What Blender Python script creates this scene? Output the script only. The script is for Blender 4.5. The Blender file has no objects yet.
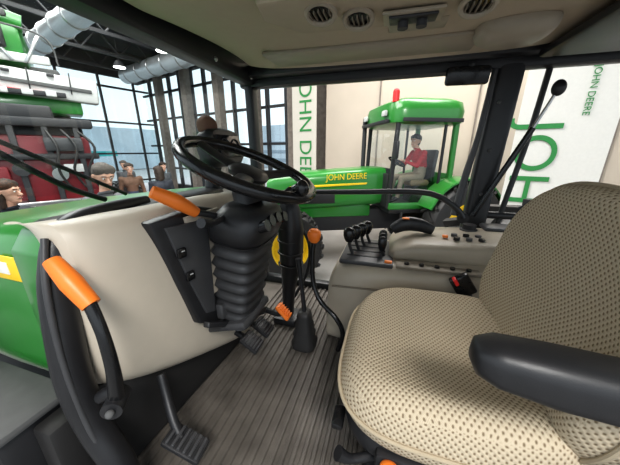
import bpy, bmesh, math, random
from mathutils import Vector, Matrix, Euler
random.seed(4)
scn=bpy.context.scene
COL=scn.collection
V=Vector
# ------------------------------------------------------------------ materials
def mat(name,col,rough=.5,metal=0,var=.06,vscale=30,bump=0,bscale=200,coat=0,spec=None,emit=None,estr=0):
    m=bpy.data.materials.new(name);m.use_nodes=True
    nt=m.node_tree;b=nt.nodes['Principled BSDF']
    b.inputs['Roughness'].default_value=rough;b.inputs['Metallic'].default_value=metal
    if coat:b.inputs['Coat Weight'].default_value=coat;b.inputs['Coat Roughness'].default_value=.12
    if spec is not None:b.inputs['Specular IOR Level'].default_value=spec
    tc=nt.nodes.new('ShaderNodeTexCoord')
    n=nt.nodes.new('ShaderNodeTexNoise');n.inputs['Scale'].default_value=vscale;n.inputs['Detail'].default_value=3
    nt.links.new(tc.outputs['Object'],n.inputs['Vector'])
    r=nt.nodes.new('ShaderNodeValToRGB')
    r.color_ramp.elements[0].position=.3;r.color_ramp.elements[1].position=.7
    r.color_ramp.elements[0].color=[max(0,c*(1-var)) for c in col[:3]]+[1]
    r.color_ramp.elements[1].color=[min(1,c*(1+var)) for c in col[:3]]+[1]
    nt.links.new(n.outputs['Fac'],r.inputs['Fac']);nt.links.new(r.outputs['Color'],b.inputs['Base Color'])
    if bump:
        n2=nt.nodes.new('ShaderNodeTexNoise');n2.inputs['Scale'].default_value=bscale
        nt.links.new(tc.outputs['Object'],n2.inputs['Vector'])
        bp=nt.nodes.new('ShaderNodeBump');bp.inputs['Strength'].default_value=bump;bp.inputs['Distance'].default_value=.001
        nt.links.new(n2.outputs['Fac'],bp.inputs['Height']);nt.links.new(bp.outputs['Normal'],b.inputs['Normal'])
    if emit:
        b.inputs['Emission Color'].default_value=list(emit)+[1];b.inputs['Emission Strength'].default_value=estr
    return m
M={}
M['beige']=mat('beige_plastic',(.56,.50,.415),.42,bump=.2,bscale=900,var=.015)
M['beige2']=mat('headliner_beige',(.46,.39,.30),.75,bump=.2,bscale=700,var=.02)
M['beige3']=mat('armrest_beige',(.36,.315,.25),.42,bump=.2,bscale=900,var=.02)
M['beige4']=mat('console_taupe',(.42,.37,.30),.42,bump=.2,bscale=900,var=.015)
M['beiged']=mat('beige_plastic_dark',(.21,.18,.14),.6,var=.02)
M['black']=mat('black_plastic',(.022,.022,.024),.40,bump=.2,bscale=600)
M['blackg']=mat('black_gloss',(.014,.014,.015),.20)
M['rubber']=mat('black_rubber',(.028,.027,.027),.52)
M['bellow']=mat('bellows_rubber',(.040,.040,.042),.42)
M['grey']=mat('dark_grey_plastic',(.055,.055,.058),.45)
M['mgrey']=mat('mid_grey',(.11,.11,.11),.7,spec=.2)
M['lgrey']=mat('light_grey',(.55,.55,.54),.45)
M['green']=mat('green_paint',(.030,.21,.035),.28,coat=.3,var=.03)
M['yellow']=mat('yellow_paint',(.90,.60,.02),.35,var=.03)
M['orange']=mat('orange_plastic',(.85,.22,.03),.4,var=.03)
M['red']=mat('red_paint',(.16,.010,.016),.4)
M['redb']=mat('red_bright',(.75,.03,.03),.4)
M['steel']=mat('steel',(.5,.5,.5),.3,metal=1)
M['galv']=mat('galvanised_duct',(.6,.62,.64),.35,metal=.7)
M['white']=mat('white_paint',(.8,.8,.78),.5,var=.03)
M['screen']=mat('screen_glass',(.012,.014,.018),.1)
M['wood']=mat('grey_wood_panel',(.20,.17,.145),.7,var=.2,vscale=8)
M['ceil']=mat('dark_ceiling',(.030,.031,.035),.8)
M['conc']=mat('hall_concrete',(.28,.27,.26),.35,var=.15,vscale=1.5)
M['part']=mat('partition_beige',(.50,.435,.36),.8,var=.03,vscale=2)
M['bann']=mat('banner_fabric_white',(.70,.69,.65),.8,var=.02)
M['bannc']=mat('banner_fabric_cream',(.56,.53,.47),.8,var=.02)
M['gtext']=mat('green_print',(.03,.23,.06),.7)
M['dark']=mat('dark_frame',(.03,.03,.033),.6)
M['skin']=mat('skin',(.62,.36,.26),.5,var=.06)
M['hairg']=mat('hair_grey',(.10,.085,.075),.8,var=.3,vscale=120,bump=.6)
M['hairb']=mat('hair_brown',(.035,.02,.013),.7,var=.3,vscale=120,bump=.6)
M['navy']=mat('navy_jacket',(.02,.025,.035),.8)
M['brownj']=mat('brown_jacket',(.16,.09,.06),.8)
M['jeans']=mat('jeans',(.05,.07,.12),.85)
M['khaki']=mat('khaki_trousers',(.33,.27,.20),.85)
M['redc']=mat('red_shirt',(.50,.02,.03),.75)
M['greyc']=mat('grey_cloth',(.10,.105,.115),.8)
M['eyew']=mat('eye_white',(.8,.78,.75),.3)
M['eyeb']=mat('eye_iris',(.03,.02,.015),.2)
M['lip']=mat('lips',(.45,.17,.14),.5)
M['lamp']=mat('lamp_lens',(.9,.9,.9),.4,emit=(1,.96,.9),estr=6)
M['bldg']=mat('far_building',(.55,.62,.68),.8,var=.15,vscale=.3)
M['bband']=mat('far_building_windows',(.30,.36,.42),.4)
M['teal']=mat('teal_sign',(.05,.45,.45),.6)
M['asph']=mat('outside_asphalt',(.45,.45,.45),.9)
M['floor']=mat('floor_mat_rubber',(.105,.094,.082),.45,var=.25,vscale=12)

def fabric():
    m=bpy.data.materials.new('seat_fabric');m.use_nodes=True;nt=m.node_tree;b=nt.nodes['Principled BSDF']
    b.inputs['Roughness'].default_value=.9;b.inputs['Specular IOR Level'].default_value=.15
    uv=nt.nodes.new('ShaderNodeUVMap');sp=nt.nodes.new('ShaderNodeSeparateXYZ');nt.links.new(uv.outputs[0],sp.inputs[0])
    def mth(op,a,bv=None):
        n=nt.nodes.new('ShaderNodeMath');n.operation=op
        if isinstance(a,(int,float)):n.inputs[0].default_value=a
        else:nt.links.new(a,n.inputs[0])
        if bv is not None:
            if isinstance(bv,(int,float)):n.inputs[1].default_value=bv
            else:nt.links.new(bv,n.inputs[1])
        return n.outputs[0]
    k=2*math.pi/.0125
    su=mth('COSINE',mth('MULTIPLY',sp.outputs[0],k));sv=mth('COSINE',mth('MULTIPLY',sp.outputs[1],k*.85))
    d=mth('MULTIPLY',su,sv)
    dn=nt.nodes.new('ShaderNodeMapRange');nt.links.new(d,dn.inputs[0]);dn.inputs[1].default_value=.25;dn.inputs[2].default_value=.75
    k2=2*math.pi/.003
    wv=mth('MULTIPLY',mth('SINE',mth('MULTIPLY',sp.outputs[0],k2)),mth('SINE',mth('MULTIPLY',sp.outputs[1],k2)))
    r=nt.nodes.new('ShaderNodeMix');r.data_type='RGBA'
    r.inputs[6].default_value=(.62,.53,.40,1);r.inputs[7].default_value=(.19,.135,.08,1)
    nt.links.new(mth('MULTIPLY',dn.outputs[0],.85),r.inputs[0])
    r2=nt.nodes.new('ShaderNodeMix');r2.data_type='RGBA';r2.blend_type='MULTIPLY'
    nt.links.new(r.outputs[2],r2.inputs[6]);r2.inputs[7].default_value=(.76,.74,.71,1)
    nt.links.new(mth('GREATER_THAN',wv,.1),r2.inputs[0])
    nt.links.new(r2.outputs[2],b.inputs['Base Color'])
    bp=nt.nodes.new('ShaderNodeBump');bp.inputs['Strength'].default_value=.6;bp.inputs['Distance'].default_value=.002
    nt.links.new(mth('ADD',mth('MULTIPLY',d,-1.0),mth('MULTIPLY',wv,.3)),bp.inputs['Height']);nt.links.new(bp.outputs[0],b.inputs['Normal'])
    return m
M['fabric']=fabric()
M['piping']=mat('seat_piping',(.42,.35,.25),.85)
def glassm():
    m=bpy.data.materials.new('clear_glass');m.use_nodes=True;nt=m.node_tree
    for n in list(nt.nodes):
        if n.type!='OUTPUT_MATERIAL':nt.nodes.remove(n)
    o=nt.nodes['Material Output'];t=nt.nodes.new('ShaderNodeBsdfTransparent');t.inputs[0].default_value=(.95,.98,.98,1)
    g=nt.nodes.new('ShaderNodeBsdfGlossy');g.inputs['Roughness'].default_value=.02
    x=nt.nodes.new('ShaderNodeMixShader');x.inputs[0].default_value=.04
    nt.links.new(t.outputs[0],x.inputs[1]);nt.links.new(g.outputs[0],x.inputs[2]);nt.links.new(x.outputs[0],o.inputs[0])
    return m
M['glass']=glassm()

# ------------------------------------------------------------------ helpers
def group(name,loc=(0,0,0),rz=0):
    e=bpy.data.objects.new(name,None);e.empty_display_size=.1;COL.objects.link(e)
    e.location=loc;e.rotation_euler=(0,0,rz);return e
def add(name,me,m,parent=None,smooth=True,sharp=40):
    o=bpy.data.objects.new(name,me);COL.objects.link(o)
    if m is not None:
        for k in (m if isinstance(m,(list,tuple)) else [m]):
            me.materials.append(M[k])
    if parent:o.parent=parent
    if smooth:
        me.polygons.foreach_set('use_smooth',[True]*len(me.polygons))
        try:me.set_sharp_from_angle(angle=math.radians(sharp))
        except Exception:pass
    return o
def bm2me(bm,name):
    bmesh.ops.recalc_face_normals(bm,faces=bm.faces)
    me=bpy.data.meshes.new(name);bm.to_mesh(me);bm.free();return me
def rbox(name,loc,size,m,parent=None,bev=.006,rot=(0,0,0),seg=2):
    bm=bmesh.new();bmesh.ops.create_cube(bm,size=1)
    for v in bm.verts:v.co=V((v.co.x*size[0],v.co.y*size[1],v.co.z*size[2]))
    if bev>0:
        bev=min(bev,min(size)*.45)
        bmesh.ops.bevel(bm,geom=bm.edges[:],offset=bev,segments=seg,affect='EDGES',profile=.5)
    R=Euler(rot).to_matrix().to_4x4();bm.transform(Matrix.Translation(V(loc))@R)
    return add(name,bm2me(bm,name),m,parent)
def catm(P,n=6):
    P=[V(p) for p in P]
    if len(P)<3:return P
    out=[]
    for i in range(len(P)-1):
        p0=P[max(i-1,0)];p1=P[i];p2=P[i+1];p3=P[min(i+2,len(P)-1)]
        for j in range(n):
            t=j/n
            out.append(.5*((2*p1)+(p2-p0)*t+(2*p0-5*p1+4*p2-p3)*t*t+(3*p1-p0-3*p2+p3)*t**3))
    out.append(P[-1]);return out
def tube(name,P,r,m,parent=None,n=6,seg=12,flat=1.0,up=None):
    Q=catm(P,n) if n>1 else [V(p) for p in P]
    bm=bmesh.new();rs=[]
    prev=None
    for i,q in enumerate(Q):
        t=(Q[min(i+1,len(Q)-1)]-Q[max(i-1,0)]).normalized()
        if prev is None:
            a=V(up) if up else V((0,0,1))
            if abs(a.dot(t))>.95:a=V((1,0,0))
        else:a=prev
        x=(a-t*a.dot(t)).normalized();prev=x;y=t.cross(x)
        if isinstance(r,(list,tuple)):
            f=i/(len(Q)-1)*(len(r)-1);k=min(int(f),len(r)-2);rr=r[k]+(r[k+1]-r[k])*(f-k)
        else:rr=r
        rs.append([bm.verts.new(q+x*rr*math.cos(w*2*math.pi/seg)+y*rr*flat*math.sin(w*2*math.pi/seg)) for w in range(seg)])
    for a,b in zip(rs,rs[1:]):
        for w in range(seg):bm.faces.new((a[w],a[(w+1)%seg],b[(w+1)%seg],b[w]))
    bm.faces.new(rs[0][::-1]);bm.faces.new(rs[-1])
    return add(name,bm2me(bm,name),m,parent)
def cyl(name,a,b,r,m,parent=None,seg=24,r2=None):
    return tube(name,[a,b],[r,r if r2 is None else r2],m,parent,n=1,seg=seg)
def ball(name,c,rad,m,parent=None,seg=20,rot=None):
    bm=bmesh.new();bmesh.ops.create_uvsphere(bm,u_segments=seg,v_segments=seg//2+2,radius=1)
    S=Matrix.Diagonal((rad[0],rad[1],rad[2],1)) if not isinstance(rad,(int,float)) else Matrix.Diagonal((rad,rad,rad,1))
    R=Euler(rot).to_matrix().to_4x4() if rot else Matrix()
    bm.transform(Matrix.Translation(V(c))@R@S)
    return add(name,bm2me(bm,name),m,parent)
def loft(name,rings,m,parent=None,cap=True,closed=True,sub=0,uvbox=False,smooth=True,sharp=50):
    bm=bmesh.new();vs=[[bm.verts.new(p) for p in r] for r in rings]
    n=len(rings[0])
    for a,b in zip(vs,vs[1:]):
        for i in range(n if closed else n-1):
            j=(i+1)%n
            try:bm.faces.new((a[i],a[j],b[j],b[i]))
            except Exception:pass
    if cap and closed:
        bm.faces.new(vs[0][::-1]);bm.faces.new(vs[-1])
    bmesh.ops.remove_doubles(bm,verts=bm.verts,dist=1e-5)
    if uvbox:
        bmesh.ops.recalc_face_normals(bm,faces=bm.faces)
        L=bm.loops.layers.uv.new('UVMap')
        for f in bm.faces:
            nn=f.normal;ax=max(range(3),key=lambda k:abs(nn[k]))
            for l in f.loops:
                c=l.vert.co
                l[L].uv=((c.y,c.z),(c.x,c.z),(c.x,c.y))[ax]
    o=add(name,bm2me(bm,name),m,parent,smooth,sharp)
    if sub:
        s=o.modifiers.new('s','SUBSURF');s.levels=sub;s.render_levels=sub
    return o
def sring(c,ax,ay,a,b,n=3.5,cnt=40):
    c=V(c);ax=V(ax);ay=V(ay);o=[]
    for i in range(cnt):
        t=2*math.pi*i/cnt;ct,st=math.cos(t),math.sin(t)
        x=math.copysign(abs(ct)**(2/n),ct)*a;y=math.copysign(abs(st)**(2/n),st)*b
        o.append(c+ax*x+ay*y)
    return o
def extr(name,poly,vec,m,parent=None,bev=.004):
    bm=bmesh.new();f=bm.faces.new([bm.verts.new(V(p)) for p in poly])
    r=bmesh.ops.extrude_face_region(bm,geom=[f])
    bmesh.ops.translate(bm,vec=V(vec),verts=[g for g in r['geom'] if isinstance(g,bmesh.types.BMVert)])
    bmesh.ops.recalc_face_normals(bm,faces=bm.faces)
    if bev:bmesh.ops.bevel(bm,geom=bm.edges[:],offset=bev,segments=2,affect='EDGES',profile=.5)
    return add(name,bm2me(bm,name),m,parent)
def ringtorus(name,c,nrm,R,r,m,parent=None,seg=64,s2=14):
    nrm=V(nrm).normalized();a=V((0,1,0)) if abs(nrm.y)<.9 else V((1,0,0));x=(a-nrm*a.dot(nrm)).normalized();y=nrm.cross(x);bm=bmesh.new();vs=[]
    for i in range(seg):
        t=2*math.pi*i/seg;d=x*math.cos(t)+y*math.sin(t)
        vs.append([bm.verts.new(V(c)+d*(R+r*math.cos(k*2*math.pi/s2))+nrm*r*math.sin(k*2*math.pi/s2)) for k in range(s2)])
    for i in range(seg):
        for k in range(s2):bm.faces.new((vs[i][k],vs[(i+1)%seg][k],vs[(i+1)%seg][(k+1)%s2],vs[i][(k+1)%s2]))
    return add(name,bm2me(bm,name),m,parent)
def text(name,s,size,m,parent,mw,ext=.002,align='LEFT'):
    cu=bpy.data.curves.new(name,'FONT');cu.body=s;cu.size=size;cu.extrude=ext;cu.align_x=align;cu.align_y='CENTER'
    t=bpy.data.objects.new(name+'_t',cu);COL.objects.link(t);bpy.context.view_layer.update()
    me=bpy.data.meshes.new_from_object(t.evaluated_get(bpy.context.evaluated_depsgraph_get()));bpy.data.objects.remove(t)
    me.materials.clear()
    me.transform(mw);return add(name,me,m,parent,smooth=False)
def frame(o,x,y):
    x=V(x).normalized();y=V(y).normalized();z=x.cross(y)
    return Matrix(((x.x,y.x,z.x,o[0]),(x.y,y.y,z.y,o[1]),(x.z,y.z,z.z,o[2]),(0,0,0,1)))

CZ=2.05
# ------------------------------------------------------------------ camera
cd=bpy.data.cameras.new('camera');cam=bpy.data.objects.new('camera',cd);COL.objects.link(cam)
cam.location=(0,0,CZ);cam.rotation_euler=(math.radians(72.5),0,math.radians(17))
cd.sensor_fit='HORIZONTAL';cd.sensor_width=36;cd.lens=36*260/620;cd.clip_start=.01;cd.clip_end=400
scn.camera=cam

# ================================================================== OWN TRACTOR
g=group('cab_floor_mat')
rbox('mat_base',(-.05,.80,1.185),(1.5,1.36,.03),'floor',g,.004)
bm=bmesh.new()
x=-.62
while x<.3:
    r=bmesh.ops.create_cube(bm,size=1)
    for v in r['verts']:
        w=.016 if v.co.z<0 else .010
        v.co=V((x+v.co.x*w,.80+v.co.y*1.3,1.2035+v.co.z*.009))
    x+=.028
add('mat_ribs',bm2me(bm,'ribs'),'floor',g)

# ---- lower front console (beige) with black recess, seal and bulkhead
g=group('steering_console')
cols=[(-.70,.33,1.905,1.50),(-.645,.30,1.91,1.52),(-.59,.31,1.915,1.51),(-.57,.37,1.915,1.47),(-.555,.48,1.91,1.41),(-.54,.62,1.91,1.35),(-.525,.76,1.91,1.29),(-.52,.85,1.90,1.26),(-.535,.91,1.90,1.25),(-.60,.95,1.90,1.25)]
rings=[]
prof=[(-.10,.99,0),(-.045,1.0,.003),(-.015,.975,0),(.0,.92,0),(.012,.8,0),(.017,.6,0),(.012,.35,0),(0,.12,0),(-.02,.03,0),(-.06,0,-.005),(-.10,0,-.01)]
for (px,f,dz) in prof:
    rings.append([V((cx+px,cy,zb+(zt-zb)*f+dz)) for cx,cy,zt,zb in cols])
loft('console_shell',rings,'beige',g,cap=False,closed=False,sub=2)
rec=[(-.538,.455,1.885),(-.525,.50,1.70),(-.515,.545,1.545),(-.505,.60,1.515),(-.485,.82,1.415),(-.48,.85,1.44),(-.485,.86,1.66),(-.50,.84,1.83),(-.525,.62,1.895)]
extr('recess_frame',rec,(-.06,0,0),'black',g,.008)
rec2=[(-.528,.49,1.865),(-.516,.53,1.70),(-.506,.568,1.57),(-.497,.60,1.56),(-.50,.615,1.86)]
extr('switch_panel',rec2,(-.01,0,0),'grey',g,.003)
extr('panel_inlay',[(-.519,.550,1.878),(-.508,.572,1.72),(-.501,.59,1.62),(-.495,.64,1.62),(-.500,.67,1.883)],(-.010,0,0),'beige4',g,.003)
extr('recess_ledge',[(-.50,.60,1.53),(-.475,.84,1.44),(-.475,.84,1.50),(-.50,.60,1.585)],(.025,0,0),'grey',g,.006)
extr('recess_rim',[(-.500,.535,1.545),(-.49,.60,1.505),(-.47,.83,1.405),(-.47,.85,1.425),(-.49,.60,1.525),(-.503,.545,1.56)],(.022,0,0),'black',g,.004)
for i in range(2):
    zc=1.79-.075*i;yc=.515+.018*i
    rbox('rocker_switch_%d'%(i+1),(-.514,yc,zc),(.010,.026,.028),'blackg',g,.004,(0,0,-.15))
    rbox('rocker_mark_%d'%(i+1),(-.5085,yc,zc+.006),(.002,.010,.003),'lgrey',g,0,(0,0,-.15))
extr('shell_underside',[(-.62,.30,1.22),(-.62,.30,1.52),(-.60,.93,1.28),(-.60,.93,1.2)],(-.08,0,0),'rubber',g,.004)
rbox('dash_cowl',(-.715,.66,1.885),(.10,.62,.035),'black',g,.015)
tube('seal_band',[(-.70,.60,1.905),(-.67,.44,1.905),(-.64,.345,1.885),(-.625,.305,1.81),(-.618,.286,1.71),(-.61,.27,1.58),(-.59,.268,1.46),(-.55,.27,1.36),(-.52,.27,1.22)],[.016,.022,.030,.034,.036,.036,.034,.034,.03],'black',g,flat=.8,seg=16)
tube('seal_edge',[(-.62,.30,1.89),(-.60,.27,1.80),(-.593,.255,1.66),(-.58,.25,1.52),(-.55,.25,1.38),(-.51,.25,1.24)],.006,'grey',g)

# ---- steering column
g=group('steering_column')
rr=[];base=V((-.475,.690,1.49));top=V((-.43,.69,1.79));axd=(top-base).normalized();sx=V((0,1,0));sy=axd.cross(sx)
N=33
for i in range(N):
    f=i/(N-1);c=base+(top-base)*f;w=(.074+.020*f)*(.93+.07*math.cos(i/4*2*math.pi))
    rr.append(sring(c,sx,sy,w*1.03,w*.85,4,32))
loft('bellows',rr,'bellow',g,sharp=80)
rbox('bellows_flange',(-.475,.69,1.497),(.16,.18,.03),'grey',g,.012,(0,-.3,0))
rr=[]
for f,a,b in [(0,.098,.075),(.12,.112,.085),(.4,.122,.09),(.7,.112,.085),(.95,.088,.07),(1,.06,.06)]:
    rr.append(sring(V((-.435,.70,1.785))+V((.04,0,.11))*f,sx,sy,a,b,3.2,32))
loft('column_pod',rr,'black',g)
rr=[]
for f,a in [(0,.05),(.3,.045),(.7,.045),(1,.05)]:
    rr.append(sring(V((-.42,.72,1.89))+V((-.018,.01,.075))*f,V((0,1,0)),V((1,0,.3)),a,a,2,24))
loft('column_neck',rr,'black',g)
for i,(yy,zz) in enumerate([(.63,1.840),(.665,1.845),(.71,1.845),(.76,1.835)]):
    cyl('rotary_knob_%d'%(i+1),(-.35,yy,zz),(-.315,yy,zz+.012),.017,'blackg',g,20)
    ringtorus('knob_ring_%d'%(i+1),(-.317,yy,zz+.011),(1,0,.35),.014,.0018,'mgrey',g,24,6)
rbox('hazard_button',(-.335,.735,1.868),(.010,.016,.014),'redb',g,.003)
tube('indicator_stalk',[(-.44,.62,1.87),(-.42,.54,1.875),(-.41,.48,1.89)],[.008,.008,.012],'black',g)
tube('shuttle_lever_rod',[(-.45,.64,1.86),(-.48,.58,1.885),(-.50,.55,1.895)],.009,'black',g)
tube('shuttle_lever_knob',[(-.492,.565,1.890),(-.512,.525,1.925),(-.54,.480,1.957)],[.014,.020,.015],'orange',g,seg=16)
tube('right_stalk',[(-.41,.77,1.88),(-.38,.86,1.89),(-.36,.92,1.91)],[.008,.008,.012],'black',g)

# ---- steering wheel
g=group('steering_wheel')
E=math.radians(67);n=V((math.cos(E),0,math.sin(E)));c=V((-.422,.745,1.998));R=.203
ringtorus('rim',c,n,R,.0178,'blackg',g,80,16)
yd=V((0,1,0));wd=V((-math.sin(E),0,math.cos(E)))
hub=c-n*.028
rr=[]
for f,a in [(-.005,.05),(.0,.06),(.012,.064),(.022,.055),(.028,.03)]:
    rr.append(sring(hub+n*f,yd,wd,a,a*.95,2.6,32))
loft('hub_cover',rr,'black',g)
for k,ang in enumerate([200,340,90]):
    d=yd*math.cos(math.radians(ang))+wd*math.sin(math.radians(ang))
    tube('spoke_%d'%(k+1),[hub+d*.045+n*.008,hub+d*.12+n*.016,c+d*(R-.01)],[.012,.010,.010],'black',g,flat=2.4,up=n,seg=12)
ball('spinner_knob',c+(yd*-.3+wd*-.95).normalized()*R+n*.03,(.02,.02,.024),'blackg',g)

# ---- instrument pod
g=group('instrument_cluster')
rr=[]
for f,a,b in [(0,.085,.055),(.03,.105,.072),(.07,.105,.075),(.09,.09,.062)]:
    rr.append(sring(V((-.72,.96,2.045))+V((1,0,.25)).normalized()*f,V((0,1,0)),V((-.25,0,1)).normalized(),a,b,4,36))
loft('pod_housing',rr,'black',g)
rbox('display',(-.628,.96,2.067),(.006,.15,.085),'screen',g,.004,(0,-.25,0))
for i in range(2):
    ringtorus('gauge_bezel_%d'%(i+1),(-.623,.925+.07*i,2.068),(1,0,.25),.027,.002,'mgrey',g,28,6)
rr=[sring(V((-.69,.91,2.115))+V((0,0,.010*i)),V((1,0,0)),V((0,1,0)),.028*w,.038*w,3,20) for i,w in enumerate([.8,1,1.05,1.05,1,.8,.4])]
loft('sensor_cap',rr,'brownj',g)
tube('pod_stem',[(-.72,.94,1.90),(-.715,.95,1.96),(-.71,.96,2.0)],.03,'black',g)

# ---- bulkhead lever with orange grip
g=group('parking_brake_lever')
tube('grip',[(-.572,.277,1.860),(-.535,.276,1.822),(-.500,.277,1.782)],[.014,.0185,.0155],'orange',g,seg=18)
tube('lever_arm',[(-.505,.277,1.790),(-.480,.270,1.735),(-.472,.266,1.66),(-.483,.266,1.585)],[.011,.0105,.012,.015],'blackg',g)
cyl('lever_pivot',(-.500,.285,1.57),(-.475,.245,1.57),.019,'black',g)
ball('pivot_bolt',(-.473,.241,1.57),.008,'mgrey',g)
tube('pivot_bracket',[(-.50,.285,1.57),(-.53,.285,1.56),(-.56,.28,1.54)],.014,'black',g)

# ---- pedals
def pedal(name,c,sz,arm,rot,m='black'):
    g=group(name)
    rbox('pad',c,(sz[0],sz[1],.016),m,g,.006,rot)
    Rm=Euler(rot).to_matrix()
    for i in range(6):
        d=Rm@V(((i-2.5)*sz[0]/6.5,0,.011))
        rbox('tread_%d'%(i+1),V(c)+d,(sz[0]*.07,sz[1]*.86,.008),'grey' if m=='black' else m,g,.002,rot)
    tube('arm',[V(c)+Rm@V((0,0,-.01))]+[V(a) for a in arm],.012,'black',g)
pedal('clutch_pedal',(-.455,.370,1.315),(.11,.062),[(-.50,.385,1.35),(-.54,.41,1.40),(-.57,.43,1.45)],(0,.45,.1))
pedal('brake_pedal',(-.455,.725,1.350),(.08,.07),[(-.50,.74,1.35),(-.56,.745,1.37)],(0,.6,0))
pedal('brake_pedal',(-.45,.812,1.355),(.08,.07),[(-.50,.82,1.35),(-.56,.83,1.37)],(0,.6,0))
pedal('accelerator_pedal',(-.385,.875,1.400),(.075,.045),[(-.42,.88,1.38),(-.52,.89,1.39)],(0,.8,0),'orange')

# ---- green hood
g=group('tractor_hood')
rr=[]
for X,hw,zt in [(-.76,.42,1.885),(-.80,.425,1.895),(-1.0,.425,1.875),(-1.5,.405,1.81),(-2.1,.37,1.71),(-2.5,.30,1.63),(-2.62,.22,1.55)]:
    zb=1.40;zc=(zt+zb)/2
    rr.append(sring(V((X,.75,zc)),V((0,1,0)),V((0,0,1)),hw,(zt-zb)/2,6,56))
loft('bonnet',rr,'green',g)
extr('bulkhead_skirt',[(-.665,.345,1.885),(-.665,.315,1.84),(-.665,.315,1.50),(-.665,.36,1.46),(-.665,.36,1.885)],(-.12,0,0),'green',g,.006)
rbox('warning_decal',(-.83,.3215,1.79),(.11,.004,.06),'yellow',g,.001)
rbox('warning_decal_inset',(-.85,.319,1.79),(.05,.002,.03),'white',g,.0005)
rbox('pictogram_decal',(-.70,.312,1.745),(.035,.004,.03),'black',g,.001)
rbox('pictogram_mark',(-.70,.3095,1.745),(.006,.002,.018),'lgrey',g,0)
g=group('side_tool_box')
rbox('box_body',(-1.02,.235,1.32),(.60,.14,.30),'black',g,.015)
rbox('box_lid',(-1.02,.235,1.48),(.62,.15,.022),'mgrey',g,.008)
rbox('box_bracket',(-.69,.26,1.33),(.06,.08,.26),'rubber',g,.01)
for i in range(4):rbox('box_rib_%d'%(i+1),(-.82-.13*i,.162,1.31),(.03,.012,.22),'rubber',g,.004)
g=group('tractor_undercarriage')
rbox('chassis_beam',(-.9,.72,.85),(3.2,.45,.50),'dark',g,.03)
rbox('cab_subframe',(-.02,.78,1.13),(1.2,1.40,.07),'dark',g,.02)
def wheel(pref,c,R,w,parent,rimr=.6,lugs=22,side=-1,dish=.06):
    prof=[(R*rimr,-w*.42),(R*.80,-w*.5),(R*.95,-w*.48),(R,-w*.36),(R,w*.36),(R*.95,w*.48),(R*.8,w*.5),(R*rimr,w*.42)]
    rings=[[V(c)+V((math.cos(a)*r,y,math.sin(a)*r)) for r,y in prof] for a in [2*math.pi*i/48 for i in range(49)]]
    loft(pref+'_tyre',rings,'rubber',parent,cap=False,closed=False)
    bm=bmesh.new()
    for i in range(lugs):
        for s in (-1,1):
            a=2*math.pi*(i+(.5 if s>0 else 0))/lugs
            r=bmesh.ops.create_cube(bm,size=1)
            Mx=Matrix.Translation(V(c))@Matrix.Rotation(-a,4,'Y')@Matrix.Translation(V((R+.012,s*w*.24,0)))@Matrix.Rotation(s*.6,4,'X')@Matrix.Diagonal((.06,w*.52,.045,1))
            bmesh.ops.transform(bm,matrix=Mx,verts=r['verts'])
    add(pref+'_lugs',bm2me(bm,'lugs'),'rubber',parent,False)
    pr=[(R*rimr+.01,side*w*.42),(R*rimr-.03,side*w*.40),(R*rimr-.05,side*(w*.2)),(R*rimr*.6,side*(w*.2-dish)),(R*rimr*.3,side*(w*.2-dish)),(R*rimr*.27,side*(w*.2+.03)),(0.001,side*(w*.2+.03))]
    rings=[[V(c)+V((math.cos(a)*r,y,math.sin(a)*r)) for r,y in pr] for a in [2*math.pi*i/40 for i in range(41)]]
    loft(pref+'_rim',rings,'yellow',parent,cap=False,closed=False)
    for i in range(8):
        a=2*math.pi*i/8
        ball(pref+'_nut_%d'%i,V(c)+V((math.cos(a)*R*rimr*.4,side*(w*.2-dish+.012),math.sin(a)*R*rimr*.4)),.018,'mgrey',parent,8)
wheel('front_right',(-2.1,1.55,.62),.62,.38,g,side=1)
wheel('front_left',(-2.1,-.12,.62),.62,.38,g,side=-1)
wheel('rear_right',(.95,1.85,.85),.85,.5,g,side=1)

# ---- cab frame
g=group('cab_frame')
def post(nm,a,b,w,d,m='black'):
    a=V(a);b=V(b);loft(nm,[sring(a,(1,0,0),(0,1,0),w,d,4,20),sring((a+b)/2,(1,0,0),(0,1,0),w,d,4,20),sring(b,(1,0,0),(0,1,0),w,d,4,20)],m,g)
post('pillar_front_right',(-.78,1.47,1.2),(-.80,1.47,2.44),.026,.035)
post('pillar_mid_right',(.40,1.47,1.2),(.45,1.47,2.44),.052,.035)
post('pillar_rear_right',(1.05,1.42,1.2),(1.1,1.42,2.44),.05,.05)
post('pillar_front_left',(-.80,-.03,1.2),(-.80,-.03,2.44),.03,.035)
post('pillar_rear_left',(1.05,.05,1.2),(1.1,.05,2.44),.05,.05)
rbox('front_header',(-.80,.72,2.44),(.09,1.56,.10),'black',g,.02)
rbox('right_header',(.12,1.47,2.42),(1.95,.07,.085),'black',g,.02)
rbox('right_header_liner',(.12,1.405,2.445),(1.85,.07,.06),'black',g,.02)
rbox('left_header',(.12,-.03,2.46),(1.95,.08,.10),'black',g,.02)
rbox('rear_header',(1.07,.72,2.42),(.09,1.5,.10),'black',g,.02)
rbox('roof_shell',(.10,.72,2.60),(2.15,1.66,.16),'green',g,.06)
rbox('right_sill',(.12,1.47,1.21),(1.9,.06,.07),'black',g,.02)
tube('pillar_trim',[(.32,1.43,1.74),(.345,1.44,1.95),(.365,1.44,2.1),(.385,1.44,2.38)],[.018,.016,.012,.012],'grey',g)
for i in range(3):
    ball('pillar_screw_%d'%(i+1),(.42,1.43,1.85+.2*i),.008,'mgrey',g,10)
for i,(xx,yy) in enumerate([(-.80,1.40),(-.80,1.1)]):
    ball('header_bolt_%d'%(i+1),(xx+.045,yy,2.42),.010,'steel',g,10)
rbox('windscreen_glass',(-.83,.72,2.17),(.005,1.42,.46),'glass',g,0)
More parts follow.
